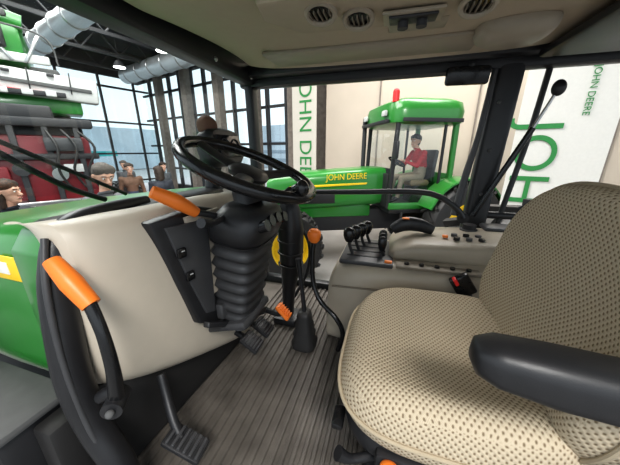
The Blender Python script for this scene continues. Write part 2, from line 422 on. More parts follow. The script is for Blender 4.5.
tube('wiper_arm',[(-.87,.60,1.90),(-.87,.50,1.955),(-.87,.36,2.07)],.008,'black',g)
tube('wiper_blade',[(-.855,.66,1.91),(-.855,.34,2.10)],.006,'rubber',g,n=1)
tube('window_bar',[(.60,1.49,2.40),(.58,1.49,2.1),(.54,1.49,1.75),(.52,1.49,1.5)],.012,'black',g)
tube('window_bar_low',[(.45,1.49,1.74),(.8,1.49,1.74),(1.05,1.48,1.74)],.018,'black',g)
# headliner
g=group('cab_headliner')
rr=[]
for X,z in [(-.72,2.44),(-.66,2.425),(-.5,2.41),(-.1,2.405),(.25,2.405),(.5,2.41),(.62,2.43)]:
    rr.append([V((X,y,z+dz)) for y,dz in [(.02,.03),(.1,.0),(.4,-.005),(.66,-.01),(.72,-.012),(.80,.0),(1.05,.02),(1.25,.022),(1.33,.008),(1.365,.02),(1.37,.06)]])
loft('liner_panel',rr,'beige2',g,cap=False,closed=False,sub=2)
extr('overhead_console',[(-.34,.67,2.40),(-.08,.67,2.395),(.10,.69,2.39),(.19,.75,2.395),(.16,.88,2.41),(-.05,.93,2.42),(-.30,.91,2.42),(-.37,.78,2.41)],(0,0,-.026),'beige2',g,.010)
def vent(nm,c):
    ringtorus(nm+'_bezel',c,(0,-.25,-1),.034,.007,'beige3',g,32,8)
    cyl(nm+'_well',V(c)+V((0,0,.01)),V(c)+V((0,0,-.001)),.032,'blackg',g)
    for k in range(-2,3):
        rbox(nm+'_vane_%d'%(k+3),V(c)+V((k*.012,0,-.004)),(.003,.052-abs(k)*.008,.006),'beiged',g,0)
vent('air_vent_1',(-.20,.745,2.370));vent('air_vent_2',(-.115,.80,2.370));vent('air_vent_3',(.155,.80,2.366))
extr('control_unit',[(-.04,.80,2.372),(.075,.80,2.370),(.075,.87,2.380),(-.04,.87,2.382)],(0,0,-.010),'black',g,.003)
extr('control_bezel',[(-.055,.785,2.374),(.09,.785,2.372),(.09,.885,2.384),(-.055,.885,2.386)],(0,0,-.008),'beige3',g,.003)
for i in range(2):
    cyl('dial_%d'%(i+1),(-.005+.045*i,.836,2.368),(-.005+.045*i,.836,2.350),.013,'grey',g)
extr('radio_slot',[(-.05,.94,2.425),(.12,.94,2.422),(.12,1.04,2.43),(-.05,1.04,2.432)],(0,0,-.018),'beige3',g,.008)
extr('liner_step',[(-.55,1.12,2.435),(.25,1.12,2.43),(.25,1.30,2.435),(-.55,1.30,2.44)],(0,0,-.018),'beige3',g,.008)
rr=[sring(V((.33,1.12,2.425-.012*i)),V((1,0,0)),V((0,1,0)),a,a*.75,3,28) for i,a in enumerate([.11,.11,.105,.095,.07])]
loft('reading_lamp_pod',rr,'beige3',g)
extr('liner_rear_trim',[(.50,.62,2.405),(1.0,.62,2.41),(1.0,1.37,2.42),(.50,1.37,2.42)],(0,0,-.03),'black',g,.012)
g=group('rear_view_mirror')
rbox('mirror_body',(.27,1.38,2.35),(.17,.03,.07),'blackg',g,.012,(.2,0,.1))
tube('mirror_stem',[(.28,1.38,2.37),(.28,1.37,2.395)],.01,'black',g,n=1)
g=group('window_gas_strut')
cyl('strut_rod',(.595,1.38,2.27),(.52,1.40,2.05),.006,'steel',g,10)
cyl('strut_tube',(.55,1.39,2.14),(.40,1.42,1.745),.012,'blackg',g,12)
ball('strut_ball',(.60,1.38,2.285),(.024,.02,.03),'black',g)
g=group('grab_rail')
tube('rail',[(-.74,1.42,1.79),(-.60,1.42,1.815),(-.2,1.42,1.835),(.12,1.42,1.85),(.24,1.42,1.83),(.33,1.42,1.77),(.36,1.42,1.73)],.0145,'black',g)
cyl('rail_foot_1',(-.745,1.432,1.79),(-.735,1.41,1.79),.026,'black',g)
cyl('rail_foot_2',(.36,1.432,1.73),(.36,1.41,1.73),.026,'black',g)

# ---- right hand side console
g=group('armrest_console')
rr=[]
for X,y0,y1,zt in [(-.23,1.02,1.34,1.42),(-.22,.99,1.38,1.52),(-.19,.98,1.40,1.585),(-.10,.97,1.41,1.60),(.1,.975,1.41,1.61),(.3,.985,1.41,1.62),(.55,.99,1.41,1.63),(.7,1.0,1.41,1.63)]:
    rr.append(sring(V((X,(y0+y1)/2,(1.2+zt)/2)),V((0,1,0)),V((0,0,1)),(y1-y0)/2,(zt-1.2)/2,6,48))
loft('console_body',rr,'beige4',g)
rr=[]
for X,y0,y1,z0,zt in [(.02,1.12,1.34,1.60,1.63),(.04,1.08,1.38,1.60,1.655),(.12,1.07,1.39,1.60,1.69),(.28,1.07,1.39,1.60,1.70),(.45,1.08,1.39,1.60,1.71),(.7,1.09,1.39,1.60,1.71)]:
    rr.append(sring(V((X,(y0+y1)/2,(z0+zt)/2)),V((0,1,0)),V((0,0,1)),(y1-y0)/2,(zt-z0)/2,4,40))
loft('upper_armrest',rr,'beige3',g)
rbox('lever_gate',(-.07,1.16,1.602),(.22,.30,.02),'grey',g,.006)
for i in range(4):
    rbox('gate_slot_%d'%(i+1),(-.08,1.075+.06*i,1.613),(.15,.018,.006),'black',g,.001)
def lev(nm,b,t,kr,m='blackg'):
    tube(nm+'_stem',[b,(V(b)+V(t))/2+V((-.006,0,0)),t],.007,'black',g)
    rr=[sring(V(t)+V((0,0,k)),V((1,0,0)),V((0,1,0)),kr*w,kr*w*.8,2.4,18) for k,w in [(-.025,.5),(-.012,.8),(.005,1),(.022,1),(.034,.75),(.04,.3)]]
    loft(nm+'_knob',rr,m,g)
for i,(x0,y0) in enumerate([(-.13,1.075),(-.11,1.135),(-.09,1.195),(-.07,1.255)]):
    lev('hydraulic_lever_%d'%(i+1),(x0,y0,1.61),(x0-.02,y0,1.695-.004*i),.026)
for i in range(3):
    lev('short_lever_%d'%(i+1),(.0,1.10+.05*i,1.61),(-.01,1.10+.05*i,1.66),.019)
tube('multi_grip',[(.03,1.22,1.70),(.08,1.22,1.73),(.14,1.22,1.73),(.20,1.22,1.71)],[.024,.034,.031,.02],'black',g,flat=.8)
rbox('grip_cap',(.08,1.20,1.762),(.030,.018,.006),'orange',g,.002)
rbox('detent_tab_1',(.02,1.03,1.615),(.03,.014,.012),'orange',g,.003);rbox('detent_tab_2',(.24,1.16,1.706),(.022,.014,.012),'orange',g,.003)
for i in range(3):
    for j in range(2):
        cyl('button_%d%d'%(i,j),(.28+.045*i,1.14+.05*j,1.70),(.28+.045*i,1.14+.05*j,1.712),.012,'grey' if (i+j)%2 else 'blackg',g,16)
cyl('dial_knob',(.36,1.30,1.70),(.36,1.30,1.73),.028,'black',g,24)
cyl('dial_knob_ring',(.36,1.30,1.70),(.36,1.30,1.709),.036,'mgrey',g,24)
rbox('switch_strip',(.20,1.02,1.612),(.30,.05,.012),'beiged',g,.004)
for i in range(5):
    cyl('pip_%d'%(i+1),(.09+.055*i,1.02,1.615),(.09+.055*i,1.02,1.626),.009,'blackg',g,12)
rbox('cup_holder',(.48,1.33,1.715),(.12,.10,.02),'grey',g,.01)
extr('front_pocket',[(-.235,1.03,1.25),(-.235,1.30,1.25),(-.225,1.30,1.45),(-.225,1.03,1.45)],(.02,0,0),'beiged',g,.004)
tube('body_groove',[(-.20,.974,1.50),(.0,.966,1.515),(.2,.972,1.52),(.45,.98,1.53)],.004,'beiged',g)
g=group('terminal_mount')
tube('mount_sleeve',[(-.45,1.08,1.21),(-.44,1.08,1.40),(-.425,1.08,1.55),(-.425,1.08,1.70),(-.43,1.08,1.80),(-.43,1.08,1.86)],[.026,.034,.055,.062,.050,.02],'black',g,seg=20)
for i in range(4):
    ringtorus('sleeve_rib_%d'%(i+1),(-.427,1.08,1.53+.06*i),(0.03,0,1),.057,.005,'rubber',g,28,8)
tube('mount_hook',[(-.43,1.08,1.85),(-.40,1.08,1.89),(-.35,1.08,1.90)],[.02,.018,.02],'blackg',g)
rbox('mount_foot',(-.45,1.08,1.225),(.12,.12,.04),'black',g,.012)
tube('mount_cable',[(-.44,1.12,1.3),(-.37,1.15,1.45),(-.35,1.13,1.62),(-.42,1.12,1.75)],.008,'rubber',g)
g=group('gear_lever')
tube('lever_rod',[(-.27,.94,1.71),(-.275,.935,1.63),(-.27,.93,1.53),(-.235,.91,1.46),(-.16,.88,1.41),(-.13,.88,1.34),(-.15,.89,1.25)],.010,'blackg',g)
rr=[sring(V((-.27,.94,1.70+k)),V((1,0,0)),V((0,1,0)),.026*w,.020*w,2.5,20) for k,w in [(0,.5),(.01,.85),(.03,1.05),(.045,1),(.055,.6)]]
loft('lever_knob',rr,'orange',g)
rr=[sring(V((-.31,.93,1.208+.022*i)),V((1,0,0)),V((0,1,0)),(.06-.004*i)*(1 if i%2 else .88),(.06-.004*i)*(1 if i%2 else .88),3,24) for i in range(9)]
loft('lever_boot',rr,'rubber',g,sharp=80)
tube('second_lever',[(-.31,.93,1.38),(-.325,.94,1.5),(-.34,.945,1.62)],[.010,.009,.013],'black',g)

# ---- seat
g=group('tractor_seat')
cx,cy=.168,.668
def cushring(z,a,b,dip=0,n=3.6,cnt=72):
    o=[]
    for p in sring(V((cx,cy,z)),V((1,0,0)),V((0,1,0)),a,b,n,cnt):
        q=p.copy()
        fx=(p.x-cx)/.24;fy=(p.y-cy)/.27
        q.z+= .014*fy*fy*(1 if dip else 0) - .02*max(0,-fx)**3*(1 if z>1.5 else 0) + .01*max(0,fx)
        o.append(q)
    return o
L=[(1.43,.20,.225),(1.435,.225,.25),(1.46,.246,.268),(1.49,.255,.275),(1.52,.255,.273),(1.548,.243,.262),(1.566,.222,.240),(1.573,.198,.215),(1.566,.17,.19),(1.558,.14,.155),(1.553,.1,.11),(1.550,.06,.065),(1.549,.02,.02),(1.549,.001,.001)]
loft('seat_cushion',[cushring(z,a,b,dip=(z>1.53)) for z,a,b in L],'fabric',g,uvbox=True,sub=1)
pip=cushring(1.50,.257,.2765);pip.append(pip[0])
tube('cushion_piping',pip,.0045,'piping',g,n=1,seg=8)
tl=.12;bb=V((.368,cy,1.47));ux=V((0,1,0));uz=V((math.sin(tl),0,math.cos(tl)));un=V((-math.cos(tl),0,math.sin(tl)))
HB=.257
def backring(d,s,inset,bow=0,cnt=96):
    o=[]
    for i in range(cnt):
        t=2*math.pi*i/cnt;ct,st=math.cos(t),math.sin(t);n=2.6 if st>0 else 3.4
        x=math.copysign(abs(ct)**(2/n),ct);y=math.copysign(abs(st)**(2/n),st)
        w=.258+.02*(1-y*y)
        a=x*(w*s-inset);b=y*(HB*s-inset)
        bol=bow*((abs(x*s)**4)*.030 - .016*(1-(y*s)**2)+.014*math.exp(-((y*s+.35)/.3)**2))
        o.append(bb+ux*a+uz*(HB+b)+un*(d+bol))
    return o
BL=[(-.07,.80,0,0),(-.06,.94,0,0),(-.03,1,0,0),(.01,1,0,0),(.035,.985,0,.3),(.052,.94,0,.7),(.058,.88,0,1),(.056,.78,0,1),(.052,.6,0,1),(.05,.4,0,1),(.05,.2,0,1),(.05,.02,0,1)]
loft('back_rest',[backring(*b) for b in BL],'fabric',g,uvbox=True,sub=1)
pp=backring(.02,1.003,0,.1);pp.append(pp[0]);tube('back_piping',pp,.0045,'piping',g,n=1,seg=8)
rr=[sring(bb+uz*HB+un*d,ux,uz,a,b,2.7,40) for d,a,b in [(-.10,.20,.20),(-.09,.225,.225),(-.06,.24,.24),(-.03,.25,.25)]]
loft('back_shell',rr,'black',g)
rr=[sring(V((cx,cy,z)),V((1,0,0)),V((0,1,0)),a,b,4,40) for z,a,b in [(1.385,.21,.22),(1.39,.235,.245),(1.42,.24,.25),(1.445,.23,.24)]]
loft('seat_pan',rr,'black',g)
rr=[sring(V((cx+.02,cy,1.24+.013*i)),V((1,0,0)),V((0,1,0)),.19*(1 if i%2 else .94),.19*(1 if i%2 else .94),4,36) for i in range(12)]
loft('suspension_bellows',rr,'rubber',g,sharp=80)
rbox('seat_plinth',(cx+.04,cy,1.227),(.42,.42,.04),'black',g,.012)
rbox('side_rail',(.20,.425,1.405),(.36,.03,.05),'black',g,.01)
rbox('side_latch',(.27,.385,1.445),(.13,.05,.14),'grey',g,.012,(0,.12,0))
rbox('side_latch_plate',(.265,.357,1.450),(.09,.006,.06),'black',g,.004,(0,.12,0))
for i in range(3):rbox('latch_rib_%d'%(i+1),(.235+.03*i,.352,1.450),(.006,.006,.05),'mgrey',g,.001,(0,.12,0))
rr=[sring(V((.10,.40,1.36+.01*i)),V((1,0,0)),V((0,1,0)),.03*w,.03*w,6,24) for i,w in enumerate([.8,1,1,.9])]
loft('weight_dial',rr,'black',g)
tube('fore_aft_lever',[(.02,.45,1.37),(-.03,.42,1.38),(-.06,.41,1.40)],[.010,.010,.016],'black',g)
ball('height_knob',(.050,.400,1.418),(.020,.016,.012),'orange',g)
rbox('fore_aft_handle',(-.075,.50,1.39),(.03,.06,.022),'blackg',g,.008)
rr=[]
for X,w,z,h in [(.138,.010,-.290+CZ,.010),(.145,.026,-.291+CZ,.024),(.170,.037,-.293+CZ,.033),(.24,.041,-.300+CZ,.038),(.35,.041,-.307+CZ,.038),(.45,.038,-.311+CZ,.034),(.52,.03,-.313+CZ,.028)]:
    rr.append(sring(V((X,.375,z)),V((0,1,0)),V((0,0,1)),w,h,2.8,28))
loft('arm_rest_left',rr,'black',g)
rbox('arm_bracket',(.42,.385,1.62),(.06,.03,.24),'black',g,.01,(0,-.2,0))
rbox('arm_hinge',(.31,.36,1.50),(.08,.03,.10),'black',g,.01,(0,.5,0))
g=group('seat_belt_buckle')
tube('buckle_stalk',[(.34,.958,1.44),(.325,.958,1.50),(.30,.955,1.565)],.012,'black',g)
rbox('buckle_body',(.28,.955,1.590),(.065,.030,.080),'blackg',g,.008,(0,-.6,0))
rbox('buckle_button',(.252,.943,1.607),(.012,.028,.026),'redb',g,.003,(0,-.6,0))

# ================================================================== PEOPLE
def person(name,loc,rz,hair,top,legs,J=None,scale=1.0,shoes='black',hand_curl=.5,head_tilt=0,head_turn=0,longhair=False):
    g=group(name,loc,rz);g.scale=(scale,)*3
    D=dict(pel=(0,0,.96),sp=(0,0,1.15),ch=(0,0,1.32),nk=(0,0.005,1.47),hd=(0,.02,1.56),
      shL=(-.185,0,1.41),elL=(-.235,-.02,1.13),wrL=(-.235,.06,.89),shR=(.185,0,1.41),elR=(.235,-.02,1.13),wrR=(.235,.06,.89),
      hiL=(-.09,0,.93),knL=(-.105,.03,.50),anL=(-.11,-.02,.09),toL=(-.125,.14,.035),hiR=(.09,0,.93),knR=(.105,.03,.50),anR=(.11,-.02,.09),toR=(.125,.14,.035))
    if J:D.update(J)
    D={k:V(v) for k,v in D.items()}
    bones=[('pel','sp',.125,.115,1),('sp','ch',.118,.135,0),('ch','nk',.125,.055,0),('nk','hd',.052,.05,2),
      ('ch','shL',.09,.068,0),('shL','elL',.062,.046,0),('elL','wrL',.045,.032,0),('ch','shR',.09,.068,0),('shR','elR',.062,.046,0),('elR','wrR',.045,.032,0),
      ('pel','hiL',.11,.09,1),('hiL','knL',.09,.06,1),('knL','anL',.058,.042,1),('anL','toL',.045,.035,3),
      ('pel','hiR',.11,.09,1),('hiR','knR',.09,.06,1),('knR','anR',.058,.042,1),('anR','toR',.045,.035,3)]
    def build(caps,vox,sm,nm,mats):
        bm=bmesh.new()
        for a,b,ra,rb in caps:
            d=b-a;n=max(2,int(d.length/(min(ra,rb)*.35))+1);n=min(n,9)
            for i in range(n+1):
                f=i/n;r=ra+(rb-ra)*f
                q=bmesh.ops.create_icosphere(bm,subdivisions=2,radius=r)
                bmesh.ops.translate(bm,vec=a+d*f,verts=q['verts'])
        me=bpy.data.meshes.new(nm+'_raw');bm.to_mesh(me);bm.free()
        o=bpy.data.objects.new(nm+'_raw',me);COL.objects.link(o)
        r=o.modifiers.new('r','REMESH');r.mode='VOXEL';r.voxel_size=vox
        s=o.modifiers.new('s','SMOOTH');s.iterations=sm;s.factor=.6
        bpy.context.view_layer.update()
        me2=bpy.data.meshes.new_from_object(o.evaluated_get(bpy.context.evaluated_depsgraph_get()))
        bpy.data.objects.remove(o)
        return add(nm,me2,mats,g,True,180)
    caps=[(D[a],D[b],ra,rb) for a,b,ra,rb,_ in bones]
    caps.append((D['ch']+V((-.07,0,0)),D['ch']+V((.07,0,0)),.115,.115))
    body=build(caps,.016,5,'body',[top,legs,'skin',shoes])
    for p in body.data.polygons:
        c=p.center;best=9;bi=0
        for a,b,ra,rb,mi in bones:
            A=D[a];d=D[b]-A;t=max(0,min(1,(c-A).dot(d)/max(1e-6,d.length_squared)))
            q=(c-(A+d*t)).length-(ra+(rb-ra)*t)
            if q<best:best=q;bi=mi
        p.material_index=bi
    for s,w,e in ((-1,'wrL','elL'),(1,'wrR','elR')):
        W=D[w];d=(W-D[e]).normalized()
        side=V((1,0,0));side=(side-d*side.dot(d)).normalized()
        if abs(d.x)>.8:side=V((0,1,0))
        pn=d.cross(side).normalized()
        if pn.y<0 and abs(d.z)>.5:pn=-pn
        curl=side*(-s)
        if abs(d.z)<.6:curl=V((0,0,-1));pn=d.cross(curl).normalized()
        hc=[(W-d*.02,W+d*.03,.027,.026)]
        for k in range(4):
            off=pn*((k-1.5)*.021)
            b0=W+d*.03;b1=W+d*.085+off
            hc.append((b0+off*.6,b1,.016,.0125))
            l=[.040,.046,.043,.034][k];c0=hand_curl
            p1=b1+(d*math.cos(c0)+curl*math.sin(c0))*l
            p2=p1+(d*math.cos(2*c0)+curl*math.sin(2*c0))*l*.65
            p3=p2+(d*math.cos(2.8*c0)+curl*math.sin(2.8*c0))*l*.5
            hc+= [(b1,p1,.0098,.009),(p1,p2,.009,.0082),(p2,p3,.0082,.0072)]
        tb=W+d*.03+pn*.025;t1=tb+(d*.7+pn*.7)*.035;t2=t1+(d*.85+pn*.1+curl*.5)*.035
        hc+=[(tb,t1,.0125,.011),(t1,t2,.0105,.009)]
        build(hc,.0055,2,'hand_left' if s<0 else 'hand_right',['skin'])
    hg=D['hd']+V((0,.01,.085))
    Rt=Matrix.Translation(hg)@Euler((head_tilt,0,head_turn)).to_matrix().to_4x4()
    hd=[(V((0,-.012,.02)),V((0,.012,.02)),.083,.083),(V((0,.025,-.045)),V((0,.045,-.075)),.058,.045),(V((0,.0,.045)),V((0,-.03,.03)),.082,.082),
        (V((0,.088,.005)),V((0,.110,-.028)),.010,.014),(V((-.014,.098,-.03)),V((.014,.098,-.03)),.009,.009),
        (V((-.03,.082,.028)),V((.03,.082,.028)),.012,.012),(V((-.02,.083,-.062)),V((.02,.083,-.062)),.010,.010),(V((0,.07,-.092)),V((0,.075,-.095)),.02,.02),
        (V((-.083,-.005,.012)),V((-.086,-.012,-.02)),.016,.010),(V((.083,-.005,.012)),V((.086,-.012,-.02)),.016,.010)]
    h=build(hd,.006,3,'head',['skin']);h.matrix_local=Rt
    for s in (-1,1):
        e=ball('eye_%s'%('l' if s<0 else 'r'),(s*.031,.084,.008),(.0135,.010,.009),'eyew',g,12);e.matrix_local=Rt
        e=ball('iris_%s'%('l' if s<0 else 'r'),(s*.031,.0925,.008),(.006,.004,.006),'eyeb',g,10);e.matrix_local=Rt
        e=tube('brow_%s'%('l' if s<0 else 'r'),[(s*.015,.096,.028),(s*.033,.094,.033),(s*.05,.083,.028)],.004,hair,g);e.matrix_local=Rt
    e=tube('mouth',[(-.024,.092,-.058),(0,.0975,-.060),(.024,.092,-.058)],.0045,'lip',g);e.matrix_local=Rt
    hc=[(V((0,.0,.055)),V((0,-.035,.045)),.088,.086),(V((0,-.04,.01)),V((0,-.045,-.03)),.072,.055),(V((-.05,.02,.07)),V((.05,.02,.07)),.05,.05),
        (V((-.072,-.02,.03)),V((-.072,-.02,-.0)),.022,.014),(V((.072,-.02,.03)),V((.072,-.02,-.0)),.022,.014)]
    if longhair:hc+=[(V((0,-.055,0)),V((0,-.06,-.16)),.075,.05),(V((-.07,-.02,.0)),V((-.065,-.03,-.14)),.03,.03),(V((.07,-.02,.0)),V((.065,-.03,-.14)),.03,.03)]
    h=build(hc,.008,2,'hair',[hair]);h.matrix_local=Rt
    ringtorus('collar',D['nk']+V((0,.005,.012)),(0,-.2,1),.058,.013,top,g,32,8)
    return g

# ================================================================== OTHER TRACTOR
OA=math.radians(25);OC=V((.20,5.45,0));OS=V((.85,.88,.98))
OT=group('parked_tractor',OC,OA);OT.scale=OS
def ob(nm,l,s,m,b=.02,rot=(0,0,0)):return rbox(nm,l,s,m,OT,b,rot)
rr=[]
for X,hw,zt,zb in [(-.56,.40,1.80,1.12),(-.8,.42,1.80,1.1),(-1.4,.41,1.77,1.08),(-2.3,.39,1.72,1.05),(-2.9,.35,1.66,1.02),(-3.05,.28,1.58,1.06)]:
    rr.append(sring(V((X,0,(zt+zb)/2)),V((0,1,0)),V((0,0,1)),hw,(zt-zb)/2,5,40))
loft('hood',rr,'green',OT)
ob('grille',(-3.03,0,1.30),(.08,.46,.36),'black');
for s in (-1,1):
    ob('headlamp_%d'%s,(-3.02,s*.18,1.52),(.1,.14,.08),'lgrey',.02)
    ob('hood_side_grille_%d'%s,(-2.2,s*.395,1.28),(1.1,.02,.22),'black',.01)
    ob('yellow_stripe_%d'%s,(-1.7,s*.41,1.50),(1.8,.012,.035),'yellow',.002,(0,-.03,0))
text('hood_lettering','JOHN DEERE',.15,'yellow',OT,frame((-1.85,-.425,1.63),(1,0,0.03),(0,0,1)))
ob('chassis',(-1.1,0,.80),(3.6,.42,.42),'dark',.04);ob('engine_block',(-1.7,0,1.02),(1.8,.5,.3),'green',.04)
ob('front_axle',(-2.6,0,.55),(.25,1.7,.2),'green',.04);ob('rear_axle',(.80,0,.82),(.3,1.6,.3),'green',.05)
wheel('front_near',(-2.65,-1.05,.58),.58,.36,OT,side=-1);wheel('front_far',(-2.65,1.05,.58),.58,.36,OT,side=1)
wheel('rear_near',(.85,-1.0,.78),.78,.46,OT,side=-1);wheel('rear_far',(.85,1.0,.78),.78,.46,OT,side=1)
for s in (-1,1):
    rings=[]
    for i in range(13):
        a=math.radians(5+150*i/12);c=V((.85+math.cos(a)*.88,s*.9,.78+math.sin(a)*.88))
        c2=V((.85+math.cos(a)*.85,s*.9,.78+math.sin(a)*.85))
        rings.append([c+V((0,-.25,0)),c+V((0,.25,0)),c2+V((0,.25,0)),c2+V((0,-.25,0))])
    loft('fender_%d'%s,rings,'green',OT)
ob('cab_floor',(.05,0,1.05),(1.25,1.4,.1),'black');ob('cab_step_1',(-.35,-.85,.78),(.4,.25,.05),'black');ob('cab_step_2',(-.35,-.88,.48),(.4,.25,.05),'black')
ob('step_hanger',(-.35,-.80,.75),(.05,.05,.6),'black')
def opost(nm,a,b,w,m='black'):
    a=V(a);b=V(b);mm=(a+b)/2;loft(nm,[sring(q,(1,0,0),(0,1,0),w,w,4,16) for q in (a,mm,b)],m,OT)
for s in (-1,1):
    opost('pillar_f_%d'%s,(-.60,s*.66,1.1),(-.54,s*.70,2.56),.04);opost('pillar_m_%d'%s,(.42,s*.72,1.1),(.42,s*.72,2.56),.025);opost('pillar_r_%d'%s,(.70,s*.66,1.1),(.66,s*.68,2.56),.05,'green')
    ob('side_glass_%d'%s,(-.10,s*.72,1.85),(.90,.006,1.4),'glass',0)
    ob('cab_sill_%d'%s,(.05,s*.70,1.14),(1.3,.06,.12),'green',.02)
    ob('lower_quarter_%d'%s,(.56,s*.70,1.36),(.28,.06,.5),'green',.02)
ob('rear_panel',(.68,0,1.4),(.06,1.3,.6),'green');ob('firewall',(-.60,0,1.40),(.06,1.2,.6),'black')
rr=[sring(V((.06,0,z)),V((1,0,0)),V((0,1,0)),a,b,5,44) for z,a,b in [(2.50,.68,.76),(2.53,.76,.84),(2.70,.78,.86),(2.84,.74,.82),(2.90,.60,.70),(2.91,.3,.4)]]
loft('roof',rr,'green',OT)
ob('roof_front_visor',(-.74,0,2.55),(.10,1.3,.06),'black',.02);ob('roof_side_band',(.06,-.865,2.56),(1.2,.02,.06),'black',.005)
for s in (-1,1):ob('work_lamp_%d'%s,(-.75,s*.5,2.68),(.06,.16,.09),'lgrey',.015)
cyl('beacon',(-.60,-.62,2.84),(-.60,-.62,2.98),.06,'redb',OT);ball('beacon_top',(-.60,-.62,2.98),.06,'redb',OT)
cyl('exhaust_stack',(-.72,.62,1.3),(-.72,.62,2.7),.05,'dark',OT)
tube('mirror_arm',[(-.56,-.72,2.35),(-.64,-.88,2.38),(-.66,-.92,2.25)],.015,'black',OT);ob('mirror_head',(-.66,-.93,2.10),(.06,.16,.28),'black',.02)
ob('driver_seat_base',(.36,0,1.28),(.36,.4,.36),'black');ob('driver_seat_cushion',(.32,0,1.49),(.45,.5,.12),'fabric',.05);ob('driver_seat_back',(.62,0,1.80),(.10,.48,.62),'black',.05,(0,.1,0))
ob('dash',(-.44,0,1.52),(.22,.5,.5),'black',.05)
ringtorus('wheel_rim',(-.15,0,1.88),(.45,0,.9),.19,.018,'blackg',OT);cyl('wheel_column',(-.38,0,1.66),(-.16,0,1.86),.03,'black',OT)
for k in range(3):
    a=k*2.09;n=V((.45,0,.9)).normalized();x=V((0,1,0));y=n.cross(x)
    cyl('wheel_spoke_%d'%k,V((-.15,0,1.875)),V((-.15,0,1.88))+(x*math.cos(a)+y*math.sin(a))*.185,.012,'black',OT,8)
sx0=.37;dl=OC+V((sx0*math.cos(OA),sx0*math.sin(OA),.55))
person('seated_driver',dl,OA+math.pi/2,'hairb','redc','khaki',scale=1.0,J=dict(pel=(0,.02,1.05),sp=(0,.0,1.22),ch=(0,.06,1.37),nk=(0,.11,1.51),hd=(0,.15,1.58),
   shL=(-.185,.08,1.45),elL=(-.25,.22,1.23),wrL=(-.15,.41,1.31),shR=(.185,.08,1.45),elR=(.25,.22,1.23),wrR=(.15,.41,1.31),
   hiL=(-.10,.06,1.01),knL=(-.16,.45,1.0),anL=(-.15,.50,.62),toL=(-.16,.64,.57),hiR=(.10,.06,1.01),knR=(.16,.45,1.0),anR=(.15,.50,.62),toR=(.16,.64,.57)),hand_curl=.9,head_turn=.4)

# visitors
person('standing_man',(-3.00,2.08,0),math.radians(-85),'hairg','greyc','jeans',scale=1.085,head_tilt=-.3,head_turn=-.35,J=dict(elR=(.25,.08,1.16),wrR=(.12,.25,1.20)))
person('standing_man',(-5.9,4.75,0),math.radians(-120),'hairb','brownj','jeans',scale=1.0)
person('standing_woman',(-4.75,4.5,0),math.radians(60),'hairb','navy','greyc',scale=.98,longhair=True)
person('standing_woman',(-3.75,1.62,0),math.radians(-60),'hairb','navy','jeans',scale=1.0,longhair=True)
person('standing_man',(-7.6,6.0,0),math.radians(-150),'hairg','greyc','navy',scale=1.0)
person('standing_man',(-6.3,6.1,0),math.radians(-100),'hairb','greyc','jeans',scale=.98)

# ================================================================== HALL
e1=V((-.958,.285,0)).normalized();e2=V((.285,.958,0)).normalized();HA=math.atan2(e2.y,e2.x)-math.pi/2
def H(p,q,z):return e1*p+e2*q+V((0,0,z))
def hb(nm,p,q,z,sp,sq,sz,m,parent=None,b=0):return rbox(nm,H(p,q,z),(sp,sq,sz),m,parent,b,(0,0,HA))
hb('floor',4,2,-.05,26,16,.1,'conc')
hb('ceiling',5,2.5,6.6,24,12.4,.2,'ceil')
hb('wall_back',5,8.15,6.0,24,.2,1.0,'ceil')
hb('baseboard_back',5,8.1,.15,24,.2,.3,'dark')
w=group('window_1')
hb('glass_pane',10.6,8.1,2.9,11,.02,5.2,'glass',w)
p=5.4
while p<16.2:
    hb('mullion_%d'%int(p*10),p,8.0,2.9,.09,.16,5.4,'dark',w);p+=.9
for z in (1.15,2.3,3.6,4.8):hb('transom_%d'%int(z*10),10.6,8.02,z,11,.1,.09,'dark',w)
k=0
for pp in (5.8,7.6,9.6,11.8,14.0):
    k+=1;hb('trim_%d'%k,pp,7.75,2.9,.34,.3,5.8,'wood')
hb('wall_back_solid',.0,8.1,3,10.6,.15,5.6,'wood')
hb('wall_left',16.1,2,6.0,.2,12.4,1.0,'ceil')
w=group('window_2')
hb('glass_pane',16.0,2.5,2.9,.02,11.4,5.2,'glass',w)
q=-3
while q<8.2:
    hb('mullion_%d'%int(q*10+50),15.95,q,2.9,.12,.08,5.4,'dark',w);q+=1.5
for z in (.5,1.9,3.4,5.0):hb('transom_%d'%int(z*10),15.95,2.5,z,.12,11.4,.08,'dark',w)
hb('wall_right',-1.6,7.25,2.6,11.6,.12,5.2,'part')
for i in range(4):hb('trim_%d'%(10+i),2.6-2.2*i,7.17,2.6,.03,.03,5.2,'wood')
g=group('banner_flag')
hb('fabric_sheet',4.75,6.85,2.75,.85,.02,5.0,'bannc',g);hb('banner_base',4.75,6.85,.1,.9,.3,.2,'dark',g)
o_=H(4.72,6.83,4.15);text('banner_lettering','JOHN DEERE',.62,'gtext',g,frame(o_,(0,0,-1),-e1))
g=group('banner_flag')
hb('fabric_sheet',-.75,5.0,2.6,1.0,.02,5.0,'bann',g);hb('banner_base',-.75,5.0,.1,1.0,.3,.2,'dark',g)
text('banner_lettering','JOHN DEERE',.66,'gtext',g,frame(H(-.50,4.97,2.45),(0,0,-1),-e1))
text('banner_small_print','JOHN DEERE',.10,'gtext',g,frame(H(-.93,4.97,3.05),(0,0,-1),-e1))
hb('banner_logo',-.93,4.97,3.15,.12,.01,.12,'gtext',g)
k=0
